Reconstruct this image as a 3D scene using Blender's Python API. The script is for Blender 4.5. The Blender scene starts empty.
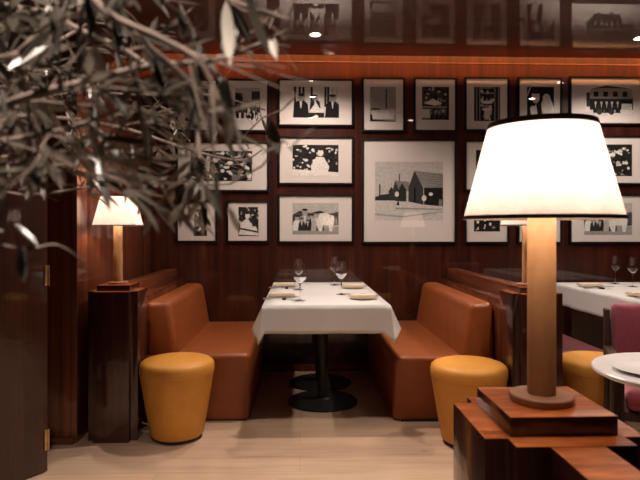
import bpy, bmesh, math, random
from mathutils import Vector, Matrix

random.seed(7)
C = bpy.context.scene.collection
PI = math.pi

# ------------------------------------------------------------------ camera numbers
F, HC, HY = 575.0, 1.20, 229.0
TH = math.atan(20.0 / F)
CT, ST = math.cos(TH), math.sin(TH)
D = 4.86                       # back wall
HCEIL = 2.62


def ray(px, py):
    u = (px - 320.0) / F
    v = (HY - py) / F
    return Vector((u * CT + ST, CT - u * ST, v))


def at(px, py, Y):             # point at depth Y seen at a pixel of the photograph
    d = ray(px, py)
    t = Y / d.y
    return Vector((d.x * t, Y, HC + d.z * t))


# ------------------------------------------------------------------ helpers
def link(o):
    C.objects.link(o)
    return o


def wloc(o):
    v = Vector((0, 0, 0))
    while o is not None:
        v = v + o.location
        o = o.parent
    return v


def obj(name, bm, mat, parent=None, smooth=True, angle=35):
    """link bm (built in world coordinates) as one mesh object"""
    me = bpy.data.meshes.new(name)
    if parent is not None:
        bmesh.ops.translate(bm, verts=bm.verts, vec=-wloc(parent))
    bmesh.ops.recalc_face_normals(bm, faces=bm.faces)
    if smooth:
        for f in bm.faces:
            f.smooth = True
        for e in bm.edges:
            if len(e.link_faces) == 2 and e.calc_face_angle(0) > math.radians(angle):
                e.smooth = False
    bm.to_mesh(me)
    bm.free()
    for m in (mat if isinstance(mat, (list, tuple)) else [mat]):
        me.materials.append(m)
    o = link(bpy.data.objects.new(name, me))
    if parent is not None:
        o.parent = parent
    return o


def tag(o, label=None, cat=None, group=None, kind=None):
    if label:
        o['label'] = label
    if cat:
        o['category'] = cat
    if group:
        o['group'] = group
    if kind:
        o['kind'] = kind
    return o


def thing(name, label, cat, loc=(0, 0, 0), group=None):
    o = link(bpy.data.objects.new(name, None))
    o.empty_display_size = 0.05
    o.location = loc
    return tag(o, label, cat, group)


def struct(name, bm, mat, parent=None, label=None):
    o = obj(name, bm, mat, parent)
    if parent is None:
        o['kind'] = 'structure'
    return o


def dup(root, loc, label=None, group=None):
    r = root.copy()
    C.objects.link(r)
    r.location = loc
    if label:
        r['label'] = label
    if group:
        r['group'] = group
    for ch in list(root.children):
        c = ch.copy()
        C.objects.link(c)
        c.parent = r
        for g in ch.children:
            d = g.copy()
            C.objects.link(d)
            d.parent = c
    return r


def box(x0, x1, y0, y1, z0, z1, bev=0.0, seg=2, bm=None):
    b = bm or bmesh.new()
    r = bmesh.ops.create_cube(b, size=1.0)
    vs = r['verts']
    for v in vs:
        v.co = Vector((x0 + (v.co.x + .5) * (x1 - x0), y0 + (v.co.y + .5) * (y1 - y0), z0 + (v.co.z + .5) * (z1 - z0)))
    if bev > 0:
        es = list({e for v in vs for e in v.link_edges})
        bmesh.ops.bevel(b, geom=es, offset=bev, segments=seg, profile=.5, affect='EDGES')
    return b


def lathe(profile, cx=0, cy=0, seg=48, bm=None):
    b = bm or bmesh.new()
    rings = []
    for r, z in profile:
        if r < 1e-6:
            rings.append([b.verts.new((cx, cy, z))])
        else:
            rings.append([b.verts.new((cx + r * math.cos(2 * PI * k / seg), cy + r * math.sin(2 * PI * k / seg), z)) for k in range(seg)])
    for a, c in zip(rings, rings[1:]):
        for k in range(seg):
            k2 = (k + 1) % seg
            if len(a) == 1 and len(c) == 1:
                continue
            if len(a) == 1:
                b.faces.new((a[0], c[k], c[k2]))
            elif len(c) == 1:
                b.faces.new((a[k], c[0], a[k2]))
            else:
                b.faces.new((a[k], c[k], c[k2], a[k2]))
    return b


def prism(pts, z0, z1, bev=0.0, bm=None):
    b = bm or bmesh.new()
    lo = [b.verts.new((x, y, z0)) for x, y in pts]
    hi = [b.verts.new((x, y, z1)) for x, y in pts]
    n = len(pts)
    b.faces.new(lo[::-1])
    b.faces.new(hi)
    es = []
    for k in range(n):
        f = b.faces.new((lo[k], lo[(k + 1) % n], hi[(k + 1) % n], hi[k]))
    if bev > 0:
        bmesh.ops.bevel(b, geom=[e for e in b.edges], offset=bev, segments=2, profile=.5, affect='EDGES')
    return b


def tube(pts, radii, seg=7, bm=None):
    b = bm or bmesh.new()
    pts = [Vector(p) for p in pts]
    rings = []
    for i, p in enumerate(pts):
        t = (pts[min(i + 1, len(pts) - 1)] - pts[max(i - 1, 0)]).normalized()
        a = Vector((0, 0, 1)) if abs(t.z) < .9 else Vector((1, 0, 0))
        n1 = t.cross(a).normalized()
        n2 = t.cross(n1).normalized()
        r = radii[i] if isinstance(radii, (list, tuple)) else radii
        rings.append([b.verts.new(p + r * (n1 * math.cos(2 * PI * k / seg) + n2 * math.sin(2 * PI * k / seg))) for k in range(seg)])
    for a, c in zip(rings, rings[1:]):
        for k in range(seg):
            b.faces.new((a[k], a[(k + 1) % seg], c[(k + 1) % seg], c[k]))
    b.faces.new(rings[0][::-1])
    b.faces.new(rings[-1])
    return b


# ------------------------------------------------------------------ materials
def mat(name):
    m = bpy.data.materials.new(name)
    m.use_nodes = True
    nt = m.node_tree
    p = nt.nodes['Principled BSDF']
    return m, nt, p


def N(nt, t, **kw):
    n = nt.nodes.new(t)
    for k, v in kw.items():
        setattr(n, k, v)
    return n


def ramp(nt, stops):
    r = N(nt, 'ShaderNodeValToRGB')
    e = r.color_ramp.elements
    while len(e) < len(stops):
        e.new(.5)
    for k, (p, c) in enumerate(stops):
        e[k].position = p
        e[k].color = (c[0], c[1], c[2], 1)
    return r


def coords(nt, scale, rot=(0, 0, 0), src='Object'):
    tc = N(nt, 'ShaderNodeTexCoord')
    mp = N(nt, 'ShaderNodeMapping')
    mp.inputs['Scale'].default_value = scale
    mp.inputs['Rotation'].default_value = rot
    nt.links.new(tc.outputs[src], mp.inputs['Vector'])
    return mp


def wood(name, c0, c1, c2, scale, coat=1.0, rough=.35, coat_rough=.03, rot=(0, 0, 0), ior=1.5):
    m, nt, p = mat(name)
    L = nt.links.new
    mp = coords(nt, scale, rot)
    n1 = N(nt, 'ShaderNodeTexNoise')
    n1.inputs['Scale'].default_value = 1.0
    n1.inputs['Detail'].default_value = 6
    n1.inputs['Roughness'].default_value = .62
    n1.inputs['Distortion'].default_value = .6
    L(mp.outputs[0], n1.inputs['Vector'])
    r = ramp(nt, [(.30, c0), (.50, c1), (.72, c2)])
    L(n1.outputs[0], r.inputs[0])
    # fine pore lines
    mp2 = coords(nt, tuple(s * (6 if s > 2 else 1.5) for s in scale), rot)
    n2 = N(nt, 'ShaderNodeTexNoise')
    n2.inputs['Scale'].default_value = 1.0
    n2.inputs['Detail'].default_value = 3
    L(mp2.outputs[0], n2.inputs['Vector'])
    r2 = ramp(nt, [(.35, (.55, .5, .5)), (.6, (1.05, 1.05, 1.05))])
    L(n2.outputs[0], r2.inputs[0])
    mx = N(nt, 'ShaderNodeMixRGB', blend_type='MULTIPLY')
    mx.inputs[0].default_value = .68
    L(r.outputs[0], mx.inputs[1])
    L(r2.outputs[0], mx.inputs[2])
    L(mx.outputs[0], p.inputs['Base Color'])
    p.inputs['Roughness'].default_value = rough
    p.inputs['Specular IOR Level'].default_value = .3
    p.inputs['Coat Weight'].default_value = coat
    p.inputs['Coat Roughness'].default_value = coat_rough
    p.inputs['Coat IOR'].default_value = ior
    return m


def plain(name, col, rough=.5, metal=0.0, noise=.0, nscale=40, bump=0.0, sheen=0.0, spec=.5, coat=0.0, stretch=(1, 1, 1)):
    m, nt, p = mat(name)
    L = nt.links.new
    p.inputs['Roughness'].default_value = rough
    p.inputs['Metallic'].default_value = metal
    p.inputs['Specular IOR Level'].default_value = spec
    p.inputs['Coat Weight'].default_value = coat
    p.inputs['Sheen Weight'].default_value = sheen
    mp = coords(nt, stretch)
    n = N(nt, 'ShaderNodeTexNoise')
    n.inputs['Scale'].default_value = nscale
    n.inputs['Detail'].default_value = 4
    L(mp.outputs[0], n.inputs['Vector'])
    a = 1 - noise
    r = ramp(nt, [(.3, [c * a for c in col]), (.7, [min(1, c * (1 + noise)) for c in col])])
    L(n.outputs[0], r.inputs[0])
    L(r.outputs[0], p.inputs['Base Color'])
    if bump:
        b = N(nt, 'ShaderNodeBump')
        b.inputs['Strength'].default_value = bump
        b.inputs['Distance'].default_value = .002
        L(n.outputs[0], b.inputs['Height'])
        L(b.outputs[0], p.inputs['Normal'])
    return m


def emit(name, col, strength):
    m, nt, p = mat(name)
    nt.nodes.remove(p)
    e = N(nt, 'ShaderNodeEmission')
    e.inputs[0].default_value = (*col, 1)
    e.inputs[1].default_value = strength
    nt.links.new(e.outputs[0], nt.nodes['Material Output'].inputs[0])
    return m


W0, W1, W2 = (.020, .0042, .0025), (.044, .0092, .0045), (.080, .0195, .0088)
M = {}
M['wood_wall'] = wood('lacquered_rosewood', W0, W1, W2, (14, 14, .7), coat_rough=.02, ior=1.5)
M['wood_side'] = wood('lacquered_rosewood_lamplit', (.06, .0135, .006), (.135, .034, .013), (.23, .068, .027), (14, 14, .7), coat_rough=.05, ior=1.5)  # wall rosewood made lighter: lamplight on the side panels put into the colour
M['wood_door'] = wood('lacquered_door_veneer', (.022, .006, .004), (.045, .011, .006), (.07, .019, .010), (14, 14, .7), coat_rough=.03, coat=.55)
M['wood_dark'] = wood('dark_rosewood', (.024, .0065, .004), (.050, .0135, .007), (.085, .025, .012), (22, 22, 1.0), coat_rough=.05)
M['wood_top'] = wood('rosewood_top_lamplit', (.11, .022, .005), (.38, .092, .018), (.62, .20, .052), (3.5, 24, 24), rot=(0, 0, .95), coat_rough=.03, coat=.55)  # same rosewood as the posts, brightened: lamplight on the tops is in the colour
M['wood_ceiling'] = wood('lacquered_ceiling_wood', (.045, .012, .008), (.075, .021, .013), (.11, .032, .019), (.7, 40, 14), coat_rough=.004, ior=1.95)
M['wood_ledge'] = wood('rosewood_ledge', (.08, .019, .008), (.14, .036, .014), (.20, .06, .024), (22, 1.2, 22), coat_rough=.08, coat=.45)

# oak floor: wide boards along X
m, nt, p = mat('pale_oak_boards')
L = nt.links.new
mp = coords(nt, (1, 1, 1))
br = N(nt, 'ShaderNodeTexBrick')
br.offset = .37
br.inputs['Color1'].default_value = (.86, .86, .86, 1)
br.inputs['Color2'].default_value = (1.0, .98, .96, 1)
br.inputs['Mortar'].default_value = (.70, .64, .60, 1)
br.inputs['Scale'].default_value = 1
br.inputs['Mortar Size'].default_value = .0015
br.inputs['Brick Width'].default_value = 1.9
br.inputs['Row Height'].default_value = .19
L(mp.outputs[0], br.inputs['Vector'])
mp2 = coords(nt, (1.3, 16, 1))
nz = N(nt, 'ShaderNodeTexNoise')
nz.inputs['Scale'].default_value = 1.6
nz.inputs['Detail'].default_value = 7
nz.inputs['Distortion'].default_value = .8
L(mp2.outputs[0], nz.inputs['Vector'])
rr = ramp(nt, [(.25, (.51, .345, .235)), (.5, (.575, .40, .275)), (.75, (.63, .45, .32))])
L(nz.outputs[0], rr.inputs[0])
mx = N(nt, 'ShaderNodeMixRGB', blend_type='MULTIPLY')
mx.inputs[0].default_value = 1
L(rr.outputs[0], mx.inputs[1])
L(br.outputs[0], mx.inputs[2])
# knots
mp3 = coords(nt, (3.0, 6.5, 1))
vo = N(nt, 'ShaderNodeTexVoronoi')
vo.inputs['Scale'].default_value = .55
L(mp3.outputs[0], vo.inputs['Vector'])
kr = ramp(nt, [(.015, (.45, .33, .25)), (.045, (1, 1, 1))])
L(vo.outputs['Distance'], kr.inputs[0])
mx2 = N(nt, 'ShaderNodeMixRGB', blend_type='MULTIPLY')
mx2.inputs[0].default_value = .7
L(mx.outputs[0], mx2.inputs[1])
L(kr.outputs[0], mx2.inputs[2])
L(mx2.outputs[0], p.inputs['Base Color'])
p.inputs['Roughness'].default_value = .5
p.inputs['Specular IOR Level'].default_value = .35
M['floor'] = m

M['tan_leather'] = plain('cognac_leather', (.255, .066, .0165), rough=.38, noise=.10, nscale=9, bump=.12, spec=.45)
M['maroon_leather'] = plain('maroon_leather', (.10, .015, .021), rough=.5, noise=.1, nscale=12, bump=.1)
M['maroon_fabric'] = plain('maroon_velvet', (.25, .036, .066), rough=.85, noise=.12, nscale=60, sheen=.6, bump=.1)
M['pink_fabric'] = plain('crimson_velvet', (.34, .055, .085), rough=.85, noise=.12, nscale=60, sheen=.5, bump=.1)
M['mustard'] = plain('mustard_leather', (.62, .275, .045), rough=.5, noise=.06, nscale=14, bump=.08, spec=.35)
M['black'] = plain('black_metal', (.012, .012, .013), rough=.5, noise=.2, nscale=30)
M['kick'] = plain('black_kick_board', (.008, .007, .007), rough=.7, noise=.2, nscale=30)
M['linen'] = plain('white_linen', (.68, .66, .645), rough=.9, noise=.03, nscale=160, bump=.15, sheen=.2)
M['napkin'] = plain('cream_napkin', (.74, .60, .44), rough=.9, noise=.05, nscale=90, bump=.2)
M['cream'] = plain('cream_ceramic', (.78, .68, .56), rough=.3, noise=.04, nscale=20)
M['white_ceramic'] = plain('white_ceramic', (.82, .80, .77), rough=.25, noise=.02, nscale=20)
M['steel'] = plain('brushed_steel', (.55, .53, .5), rough=.3, metal=1, noise=.08, nscale=30)
M['brass'] = plain('brushed_brass', (.60, .42, .20), rough=.35, metal=1, noise=.1, nscale=30)
M['shade_trim'] = plain('brown_shade_trim', (.060, .036, .022), rough=.7, noise=.15, nscale=80)
M['lamp_tan'] = plain('tan_leather_wrap', (.40, .20, .085), rough=.45, noise=.05, nscale=40, spec=.4)
M['lamp_foot'] = plain('brown_leather_foot', (.28, .135, .07), rough=.5, noise=.06, nscale=40)
M['moulding'] = plain('black_frame_wood', (.007, .005, .005), rough=.5, noise=.2, nscale=40, spec=.15)
M['matboard'] = plain('off_white_mat', (.74, .67, .63), rough=.9, noise=.02, nscale=60)
M['marble'] = plain('white_marble', (.80, .77, .75), rough=.25, noise=.05, nscale=7)
M['chair_wood'] = plain('dark_walnut', (.045, .022, .015), rough=.4, noise=.3, nscale=20, stretch=(6, 6, 1))
M['bark'] = plain('grey_olive_bark', (.19, .145, .12), rough=.9, noise=.25, nscale=60, bump=.4)
M['terracotta'] = plain('grey_clay', (.20, .17, .15), rough=.8, noise=.15, nscale=20)
M['dark_plaster'] = plain('dark_wall_paint', (.045, .022, .016), rough=.8, noise=.05, nscale=6)
M['lens'] = emit('downlight_lens', (1.0, .86, .72), 22)
M['led'] = emit('cove_led', (1.0, .40, .13), 42)
M['bulb'] = emit('lamp_bulb', (1.0, .80, .58), 20)

# olive leaf: dark green upper face, silvery underside
m, nt, p = mat('olive_leaf')
L = nt.links.new
g = N(nt, 'ShaderNodeNewGeometry')
oi = N(nt, 'ShaderNodeTexNoise')
oi.inputs['Scale'].default_value = 9
mp = coords(nt, (1, 1, 1))
L(mp.outputs[0], oi.inputs['Vector'])
up = ramp(nt, [(.35, (.030, .028, .020)), (.65, (.085, .076, .058))])
dn = ramp(nt, [(.35, (.26, .24, .21)), (.65, (.60, .56, .50))])
L(oi.outputs[0], up.inputs[0])
L(oi.outputs[0], dn.inputs[0])
mx = N(nt, 'ShaderNodeMixRGB')
L(g.outputs['Backfacing'], mx.inputs[0])
L(up.outputs[0], mx.inputs[1])
L(dn.outputs[0], mx.inputs[2])
L(mx.outputs[0], p.inputs['Base Color'])
p.inputs['Roughness'].default_value = .33
p.inputs['Specular IOR Level'].default_value = .7
tl = N(nt, 'ShaderNodeBsdfTranslucent')
L(mx.outputs[0], tl.inputs[0])
ms = N(nt, 'ShaderNodeMixShader')
ms.inputs[0].default_value = .12
L(p.outputs[0], ms.inputs[1])
L(tl.outputs[0], ms.inputs[2])
L(ms.outputs[0], nt.nodes['Material Output'].inputs[0])
M['leaf'] = m

# lamp shade: linen that lets light through
m, nt, p = mat('linen_lamp_shade')
L = nt.links.new
nt.nodes.remove(p)
mp = coords(nt, (1, 1, 1))
n = N(nt, 'ShaderNodeTexNoise')
n.inputs['Scale'].default_value = 70
n.inputs['Detail'].default_value = 4
L(mp.outputs[0], n.inputs['Vector'])
r = ramp(nt, [(.3, (.76, .70, .66)), (.7, (.84, .79, .75))])
L(n.outputs[0], r.inputs[0])
df = N(nt, 'ShaderNodeBsdfDiffuse')
tl = N(nt, 'ShaderNodeBsdfTranslucent')
L(r.outputs[0], df.inputs[0])
L(r.outputs[0], tl.inputs[0])
ms = N(nt, 'ShaderNodeMixShader')
ms.inputs[0].default_value = .5
L(df.outputs[0], ms.inputs[1])
L(tl.outputs[0], ms.inputs[2])
L(ms.outputs[0], nt.nodes['Material Output'].inputs[0])
M['shade'] = m

# doubled linen of the seam lets less light through
m = M['shade'].copy()
m.name = 'linen_seam'
[q for q in m.node_tree.nodes if q.type == 'MIX_SHADER'][0].inputs[0].default_value = .22
M['shade_seam'] = m

# picture glass: thin pane
m, nt, p = mat('picture_glass')
L = nt.links.new
nt.nodes.remove(p)
fr = N(nt, 'ShaderNodeFresnel')
gb = N(nt, 'ShaderNodeNewGeometry')
mi = N(nt, 'ShaderNodeMix')
mi.inputs[2].default_value = 2.0
mi.inputs[3].default_value = 1 / 2.0
L(gb.outputs['Backfacing'], mi.inputs[0])
L(mi.outputs[0], fr.inputs[0])
tr = N(nt, 'ShaderNodeBsdfTransparent')
gl = N(nt, 'ShaderNodeBsdfGlossy')
gl.inputs['Roughness'].default_value = .015
ms = N(nt, 'ShaderNodeMixShader')
L(fr.outputs[0], ms.inputs[0])
L(tr.outputs[0], ms.inputs[1])
L(gl.outputs[0], ms.inputs[2])
L(ms.outputs[0], nt.nodes['Material Output'].inputs[0])
M['pane'] = m

# wine glass
m, nt, p = mat('clear_glass')
p.inputs['Base Color'].default_value = (1, 1, 1, 1)
p.inputs['Roughness'].default_value = .0
p.inputs['IOR'].default_value = 1.45
p.inputs['Transmission Weight'].default_value = 1
M['glass'] = m

# photographic print: grey tones per face in a colour attribute, with film grain
m, nt, p = mat('monochrome_print')
L = nt.links.new
at_ = N(nt, 'ShaderNodeVertexColor', layer_name='tone')
mp = coords(nt, (1, 1, 1))
n = N(nt, 'ShaderNodeTexNoise')
n.inputs['Scale'].default_value = 120
n.inputs['Detail'].default_value = 6
L(mp.outputs[0], n.inputs['Vector'])
r = ramp(nt, [(.3, (.66, .66, .66)), (.7, (1.28, 1.28, 1.28))])
L(n.outputs[0], r.inputs[0])
mx = N(nt, 'ShaderNodeMixRGB', blend_type='MULTIPLY')
mx.inputs[0].default_value = .8
L(at_.outputs[0], mx.inputs[1])
L(r.outputs[0], mx.inputs[2])
L(mx.outputs[0], p.inputs['Base Color'])
p.inputs['Roughness'].default_value = .6
p.inputs['Specular IOR Level'].default_value = .08
M['print'] = m

# ------------------------------------------------------------------ the setting
XL, XR, YB = -2.6, 4.6, -2.2
struct('floor', box(XL, XR, YB, D + .2, -.1, 0), M['floor'])
struct('wall_back', box(XL, XR, D, D + .15, 0, 3.0), M['wood_wall'])
struct('baseboard_back', box(-1.25, XR, D - .014, D, 0, .058, .003), M['wood_ledge'])
CE = 4.69                                    # front edge of the light slot in the ceiling
struct('ceiling', box(XL, XR, YB, CE, HCEIL, HCEIL + .05), M['wood_ceiling'])
struct('trim_1', box(XL, XR, CE - .4, D + .15, 2.98, 3.02), M['dark_plaster'])      # lid of the cove above the slot
struct('trim_3', box(-1.25, XR, D - .006, D, HCEIL - .012, HCEIL - .004, .001), M['wood_ledge'])          # fine bead added at ceiling height to catch light as a bright line
struct('trim_2', box(XL, XR, CE - .42, CE - .4, HCEIL + .05, 3.0), M['dark_plaster'])
o = obj('cove_light', box(-1.2, XR - .1, CE - .32, CE - .20, HCEIL + .345, HCEIL + .358), M['led'])
tag(o, 'warm light strip hidden in the slot where ceiling meets back wall', 'light strip')
# left wall: thick block whose end faces the camera, with a side panel facing the booth
struct('wall_left', box(XL, -1.25, 3.27, D, 0, HCEIL, .002), M['wood_side'])
struct('baseboard_left', box(-1.9, -1.262, 3.245, 3.27, 0, .035, .003), M['wood_ledge'])
struct('wall_left_rear', box(XL - .1, XL, YB, 3.3, 0, HCEIL), M['dark_plaster'])
struct('wall_right', box(XR, XR + .1, YB, D, 0, 3.0), M['dark_plaster'])
struct('wall_front', box(XL, XR, YB - .1, YB, 0, 3.0), M['dark_plaster'])

# open door at the left edge with two brass hinges
hx, hy = -1.247, 2.887
dv = Vector((-.55, -.835, 0)).normalized()
nv = Vector((-dv.y, dv.x, 0)) * -1           # towards the back
if nv.y < 0:
    nv = -nv


def slab(a0, a1, t0, t1, z0, z1, bev=0.002):
    b = box(a0, a1, t0, t1, z0, z1, bev)
    for v in b.verts:
        q = Vector((hx, hy, 0)) + dv * v.co.x + nv * v.co.y
        v.co = Vector((q.x, q.y, v.co.z))
    return b


door = struct('door_1', slab(0, .86, 0, .045, .006, 2.5), M['wood_door'])
for zc in (.16, .94 + .03):
    h = slab(.002, .017, -.004, .0, zc - .05, zc + .05, .0008)
    hinge = obj('hinge', h, M['brass'], door)
    a = Vector((hx, hy, 0)) - dv * .004 - nv * .002
    obj('hinge_knuckle', tube([a + Vector((0, 0, zc - .05)), a + Vector((0, 0, zc + .05))], .005, 10), M['brass'], hinge)

# ------------------------------------------------------------------ partitions between booths
LX, RX = -1.075, 1.300


def partition(cx, y0, y1, label):
    t = thing('booth_partition', label, 'low partition', (cx, (y0 + y1) / 2, 0), 'stepped partitions between booths')
    obj('panel', box(cx - .11, cx + .11, y0, y1, 0, .782, .002), M['wood_side'], t)
    obj('cap_rail', box(cx - .045, cx + .045, y0, y1, .782, .867, .002), M['wood_ledge'], t)
    return t


partition(LX, 3.542, D - .001, 'stepped wooden partition behind the left orange banquette, under the framed pictures')
partition(RX, 3.35, D - .001, 'stepped wooden partition behind the right orange banquette, ending at the far right post')


def cross(cx, cy, a=.1, b=.139):
    p = [(-a, -b), (a, -b), (a, -a), (b, -a), (b, a), (a, a), (a, b), (-a, b), (-a, a), (-b, a), (-b, -a), (-a, -a)]
    return [(cx + x, cy + y) for x, y in p]


def pedestal(cx, cy, label):
    t = thing('lamp_pedestal', label, 'pedestal', (cx, cy, 0), 'stepped lamp posts at the booth ends')
    obj('post', prism(cross(cx, cy), 0, .8458, .0006), M['wood_dark'], t)
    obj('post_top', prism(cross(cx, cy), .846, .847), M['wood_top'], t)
    pl = obj('plinth', box(cx - .093, cx + .093, cy - .093, cy + .093, .8472, .8788, .0006), M['wood_dark'], t)
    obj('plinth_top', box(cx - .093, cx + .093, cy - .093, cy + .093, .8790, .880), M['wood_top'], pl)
    return t


PLX, LY, RY, FX, FY = -1.060, 3.40, 3.205, .4505, 1.058
ped = pedestal(PLX, LY, 'dark stepped wooden lamp post left of the mustard stool and left banquette')
dup(ped, (RX, RY, 0), 'dark stepped wooden post seen behind the big lamp column, by the right banquette')
dup(ped, (FX, FY, 0), 'glossy stepped wooden pedestal in the foreground under the big lamp')
# the partition running from the foreground pedestal towards the camera
t = thing('booth_partition', 'narrow wooden rail running from the foreground pedestal to the bottom right corner', 'low partition', (FX, .4, 0))
obj('panel', box(FX - .045, FX + .045, -.3, FY - .141, 0, .8458, .0006), M['wood_dark'], t)
obj('cap_rail', box(FX - .045, FX + .045, -.3, FY - .141, .846, .847), M['wood_top'], t)


# ------------------------------------------------------------------ lamps
def lamp(cx, cy, label):
    zb = .8803
    t = thing('table_lamp', label, 'lamp', (cx, cy, zb), 'cone shade lamps on the posts')
    obj('foot', lathe([(0, zb), (.0555, zb), (.057, zb + .002), (.057, zb + .011), (.055, zb + .0135), (0, zb + .0135)], cx, cy, 64), M['lamp_foot'], t)
    obj('column', lathe([(0, zb + .0136), (.0253, zb + .0136), (.0253, 1.235), (.024, 1.237), (0, 1.237)], cx, cy, 48), M['lamp_tan'], t)
    s0, s1, r0, r1 = 1.219, 1.396, .1420, .0955
    sh = obj('shade', lathe([(r0, s0), (r1, s1), (r1 - .0015, s1), (r0 - .0015, s0), (r0, s0)], cx, cy, 72), M['shade'], t)
    k = (r1 - r0) / (s1 - s0)
    rr = lambda z: r0 + k * (z - s0)
    obj('trim_band', lathe([(rr(s0) + .0012, s0 - .001), (rr(s0 + .0055) + .0012, s0 + .0055), (rr(s0 + .0055) - .0022, s0 + .0055), (rr(s0) - .0022, s0 - .001), (rr(s0) + .0012, s0 - .001)], cx, cy, 72), M['shade_trim'], sh)
    obj('trim_band', lathe([(rr(s1 - .009) + .0012, s1 - .009), (rr(s1) + .0012, s1 + .001), (rr(s1) - .0022, s1 + .001), (rr(s1 - .009) - .0022, s1 - .009), (rr(s1 - .009) + .0012, s1 - .009)], cx, cy, 72), M['shade_trim'], sh)
    # overlap seam of the shade, a doubled strip of linen
    b = bmesh.new()
    rows = []
    for q in range(9):
        z = s0 + .004 + (s1 - s0 - .01) * q / 8
        rw = []
        for w in (-.0055, .0055):
            a = math.radians(-62) + w * (.145 / rr(z)) * .8
            rw.append(b.verts.new((cx + (rr(z) + .0006) * math.cos(a), cy + (rr(z) + .0006) * math.sin(a), z)))
        rows.append(rw)
    for a_, c_ in zip(rows, rows[1:]):
        b.faces.new((a_[0], a_[1], c_[1], c_[0]))
    obj('seam', b, M['shade_seam'], sh)
    # spider fitting and bulb
    sp = bmesh.new()
    for q in range(3):
        a = 2 * PI * q / 3 + .4
        tube([(cx, cy, s1 - .02), (cx + (r1 - .003) * math.cos(a), cy + (r1 - .003) * math.sin(a), s1 - .004)], .0012, 6, sp)
    obj('spider', sp, M['brass'], t)
    obj('socket', lathe([(0, 1.2372), (.011, 1.2372), (.011, 1.275), (0, 1.275)], cx, cy, 20), M['brass'], t)
    obj('bulb', lathe([(0, 1.2752), (.012, 1.278), (.02, 1.295), (.022, 1.31), (.016, 1.327), (0, 1.334)], cx, cy, 24), M['bulb'], t)
    return t


l0 = lamp(PLX - .003, LY, 'small lit lamp with tan column on the left post, half behind olive leaves')
dup(l0, (RX - .02, RY, .8803), 'lit lamp almost hidden behind the big foreground lamp')
dup(l0, (FX, FY, .8803), 'big lit table lamp with white cone shade in the right foreground')
for (x, y) in ((PLX - .003, LY), (RX - .02, RY), (FX, FY)):
    ld = bpy.data.lights.new('lamp_glow', 'POINT')
    ld.energy = 9.5
    ld.color = (1.0, .86, .74)
    ld.shadow_soft_size = .024
    lo = link(bpy.data.objects.new('lamp_glow', ld))
    lo.location = (x, y, 1.345)


# ------------------------------------------------------------------ banquettes
def banquette(xo, xf, y0, y1, mt, label, name='banquette', lean=.05):
    """xo outer (back) side, xf front of the seat"""
    s = 1 if xf > xo else -1
    t = thing(name, label, 'banquette', ((xo + xf) / 2, (y0 + y1) / 2, 0), 'leather booth banquettes')
    # base body with a near end that leans in towards the floor
    b = bmesh.new()
    box(min(xo, xf), max(xo, xf), y0, y1, .012, .43, 0, bm=b)
    for v in b.verts:
        if v.co.z < .1 and v.co.y < (y0 + y1) / 2:
            v.co.y += lean
            if abs(v.co.x - xf) < .01:
                v.co.x -= s * .012
    bmesh.ops.bevel(b, geom=[e for e in b.edges if min(v.co.z for v in e.verts) > .1 or (abs(e.verts[0].co.z - e.verts[1].co.z) > .2)], offset=.035, segments=5, profile=.5, affect='EDGES')
    obj('seat', b, mt, t)
    # backrest: leaning slab with rounded top
    b = bmesh.new()
    pr = [(xo, .40), (xo + s * .215, .40), (xo + s * .155, .752), (xo, .752)]
    lo = [b.verts.new((x, y0 + .012, z)) for x, z in pr]
    hi = [b.verts.new((x, y1 - .004, z)) for x, z in pr]
    b.faces.new(lo)
    b.faces.new(hi[::-1])
    for k in range(4):
        b.faces.new((lo[k], lo[(k + 1) % 4], hi[(k + 1) % 4], hi[k]))
    for v in b.verts:
        if v.co.y < (y0 + y1) / 2 and v.co.z > .6:
            v.co.y += .03
    bmesh.ops.bevel(b, geom=[e for e in b.edges if max(v.co.z for v in e.verts) > .6], offset=.042, segments=6, profile=.5, affect='EDGES')
    obj('backrest', b, mt, t)
    xa, xb = sorted((xo, xf - s * .06))
    obj('kick_board', box(xa, xb, y0 + .12, y1, 0, .0118), M['kick'], t)
    return t


bl = banquette(-.963, -.305, 3.560, D - .016, M['tan_leather'], 'orange leather banquette bench left of the white table')
br_ = banquette(1.188, .572, 3.44, D - .016, M['tan_leather'], 'orange leather banquette bench right of the white table', lean=.13)
banquette(1.412, 1.955, 3.545, D - .016, M['maroon_leather'], 'maroon leather bench at far right under the second white table')


# ------------------------------------------------------------------ stools
def stool(cx, cy, label):
    t = thing('pouf_stool', label, 'stool', (cx, cy, 0), 'mustard tapered stools')
    obj('body', lathe([(0, .022), (.143, .022), (.150, .030), (.172, .15), (.191, .266), (.2065, .362), (.2095, .378)], cx, cy, 64), M['mustard'], t)
    obj('cushion', lathe([(.2095, .3785), (.2120, .388), (.2120, .416), (.207, .433), (.194, .445), (.168, .454), (.10, .460), (0, .462)], cx, cy, 64), M['mustard'], t)
    obj('welt', lathe([(.2095, .375), (.2108, .3775), (.2108, .3805), (.2095, .383), (.2075, .379), (.2095, .375)], cx, cy, 64), M['mustard'], t)
    obj('foot_ring', lathe([(0, 0), (.128, 0), (.132, .004), (.132, .021), (0, .021)], cx, cy, 48), M['black'], t)
    return t


s0 = stool(-.708, 3.345, 'mustard tapered stool at the end of the left orange banquette')
dup(s0, (.947, 3.20, 0), 'mustard tapered stool at the end of the right orange banquette, left of the big lamp')
dup(s0, (1.72, 3.30, 0), 'mustard tapered stool right of the big lamp column, behind the round table')


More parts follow.
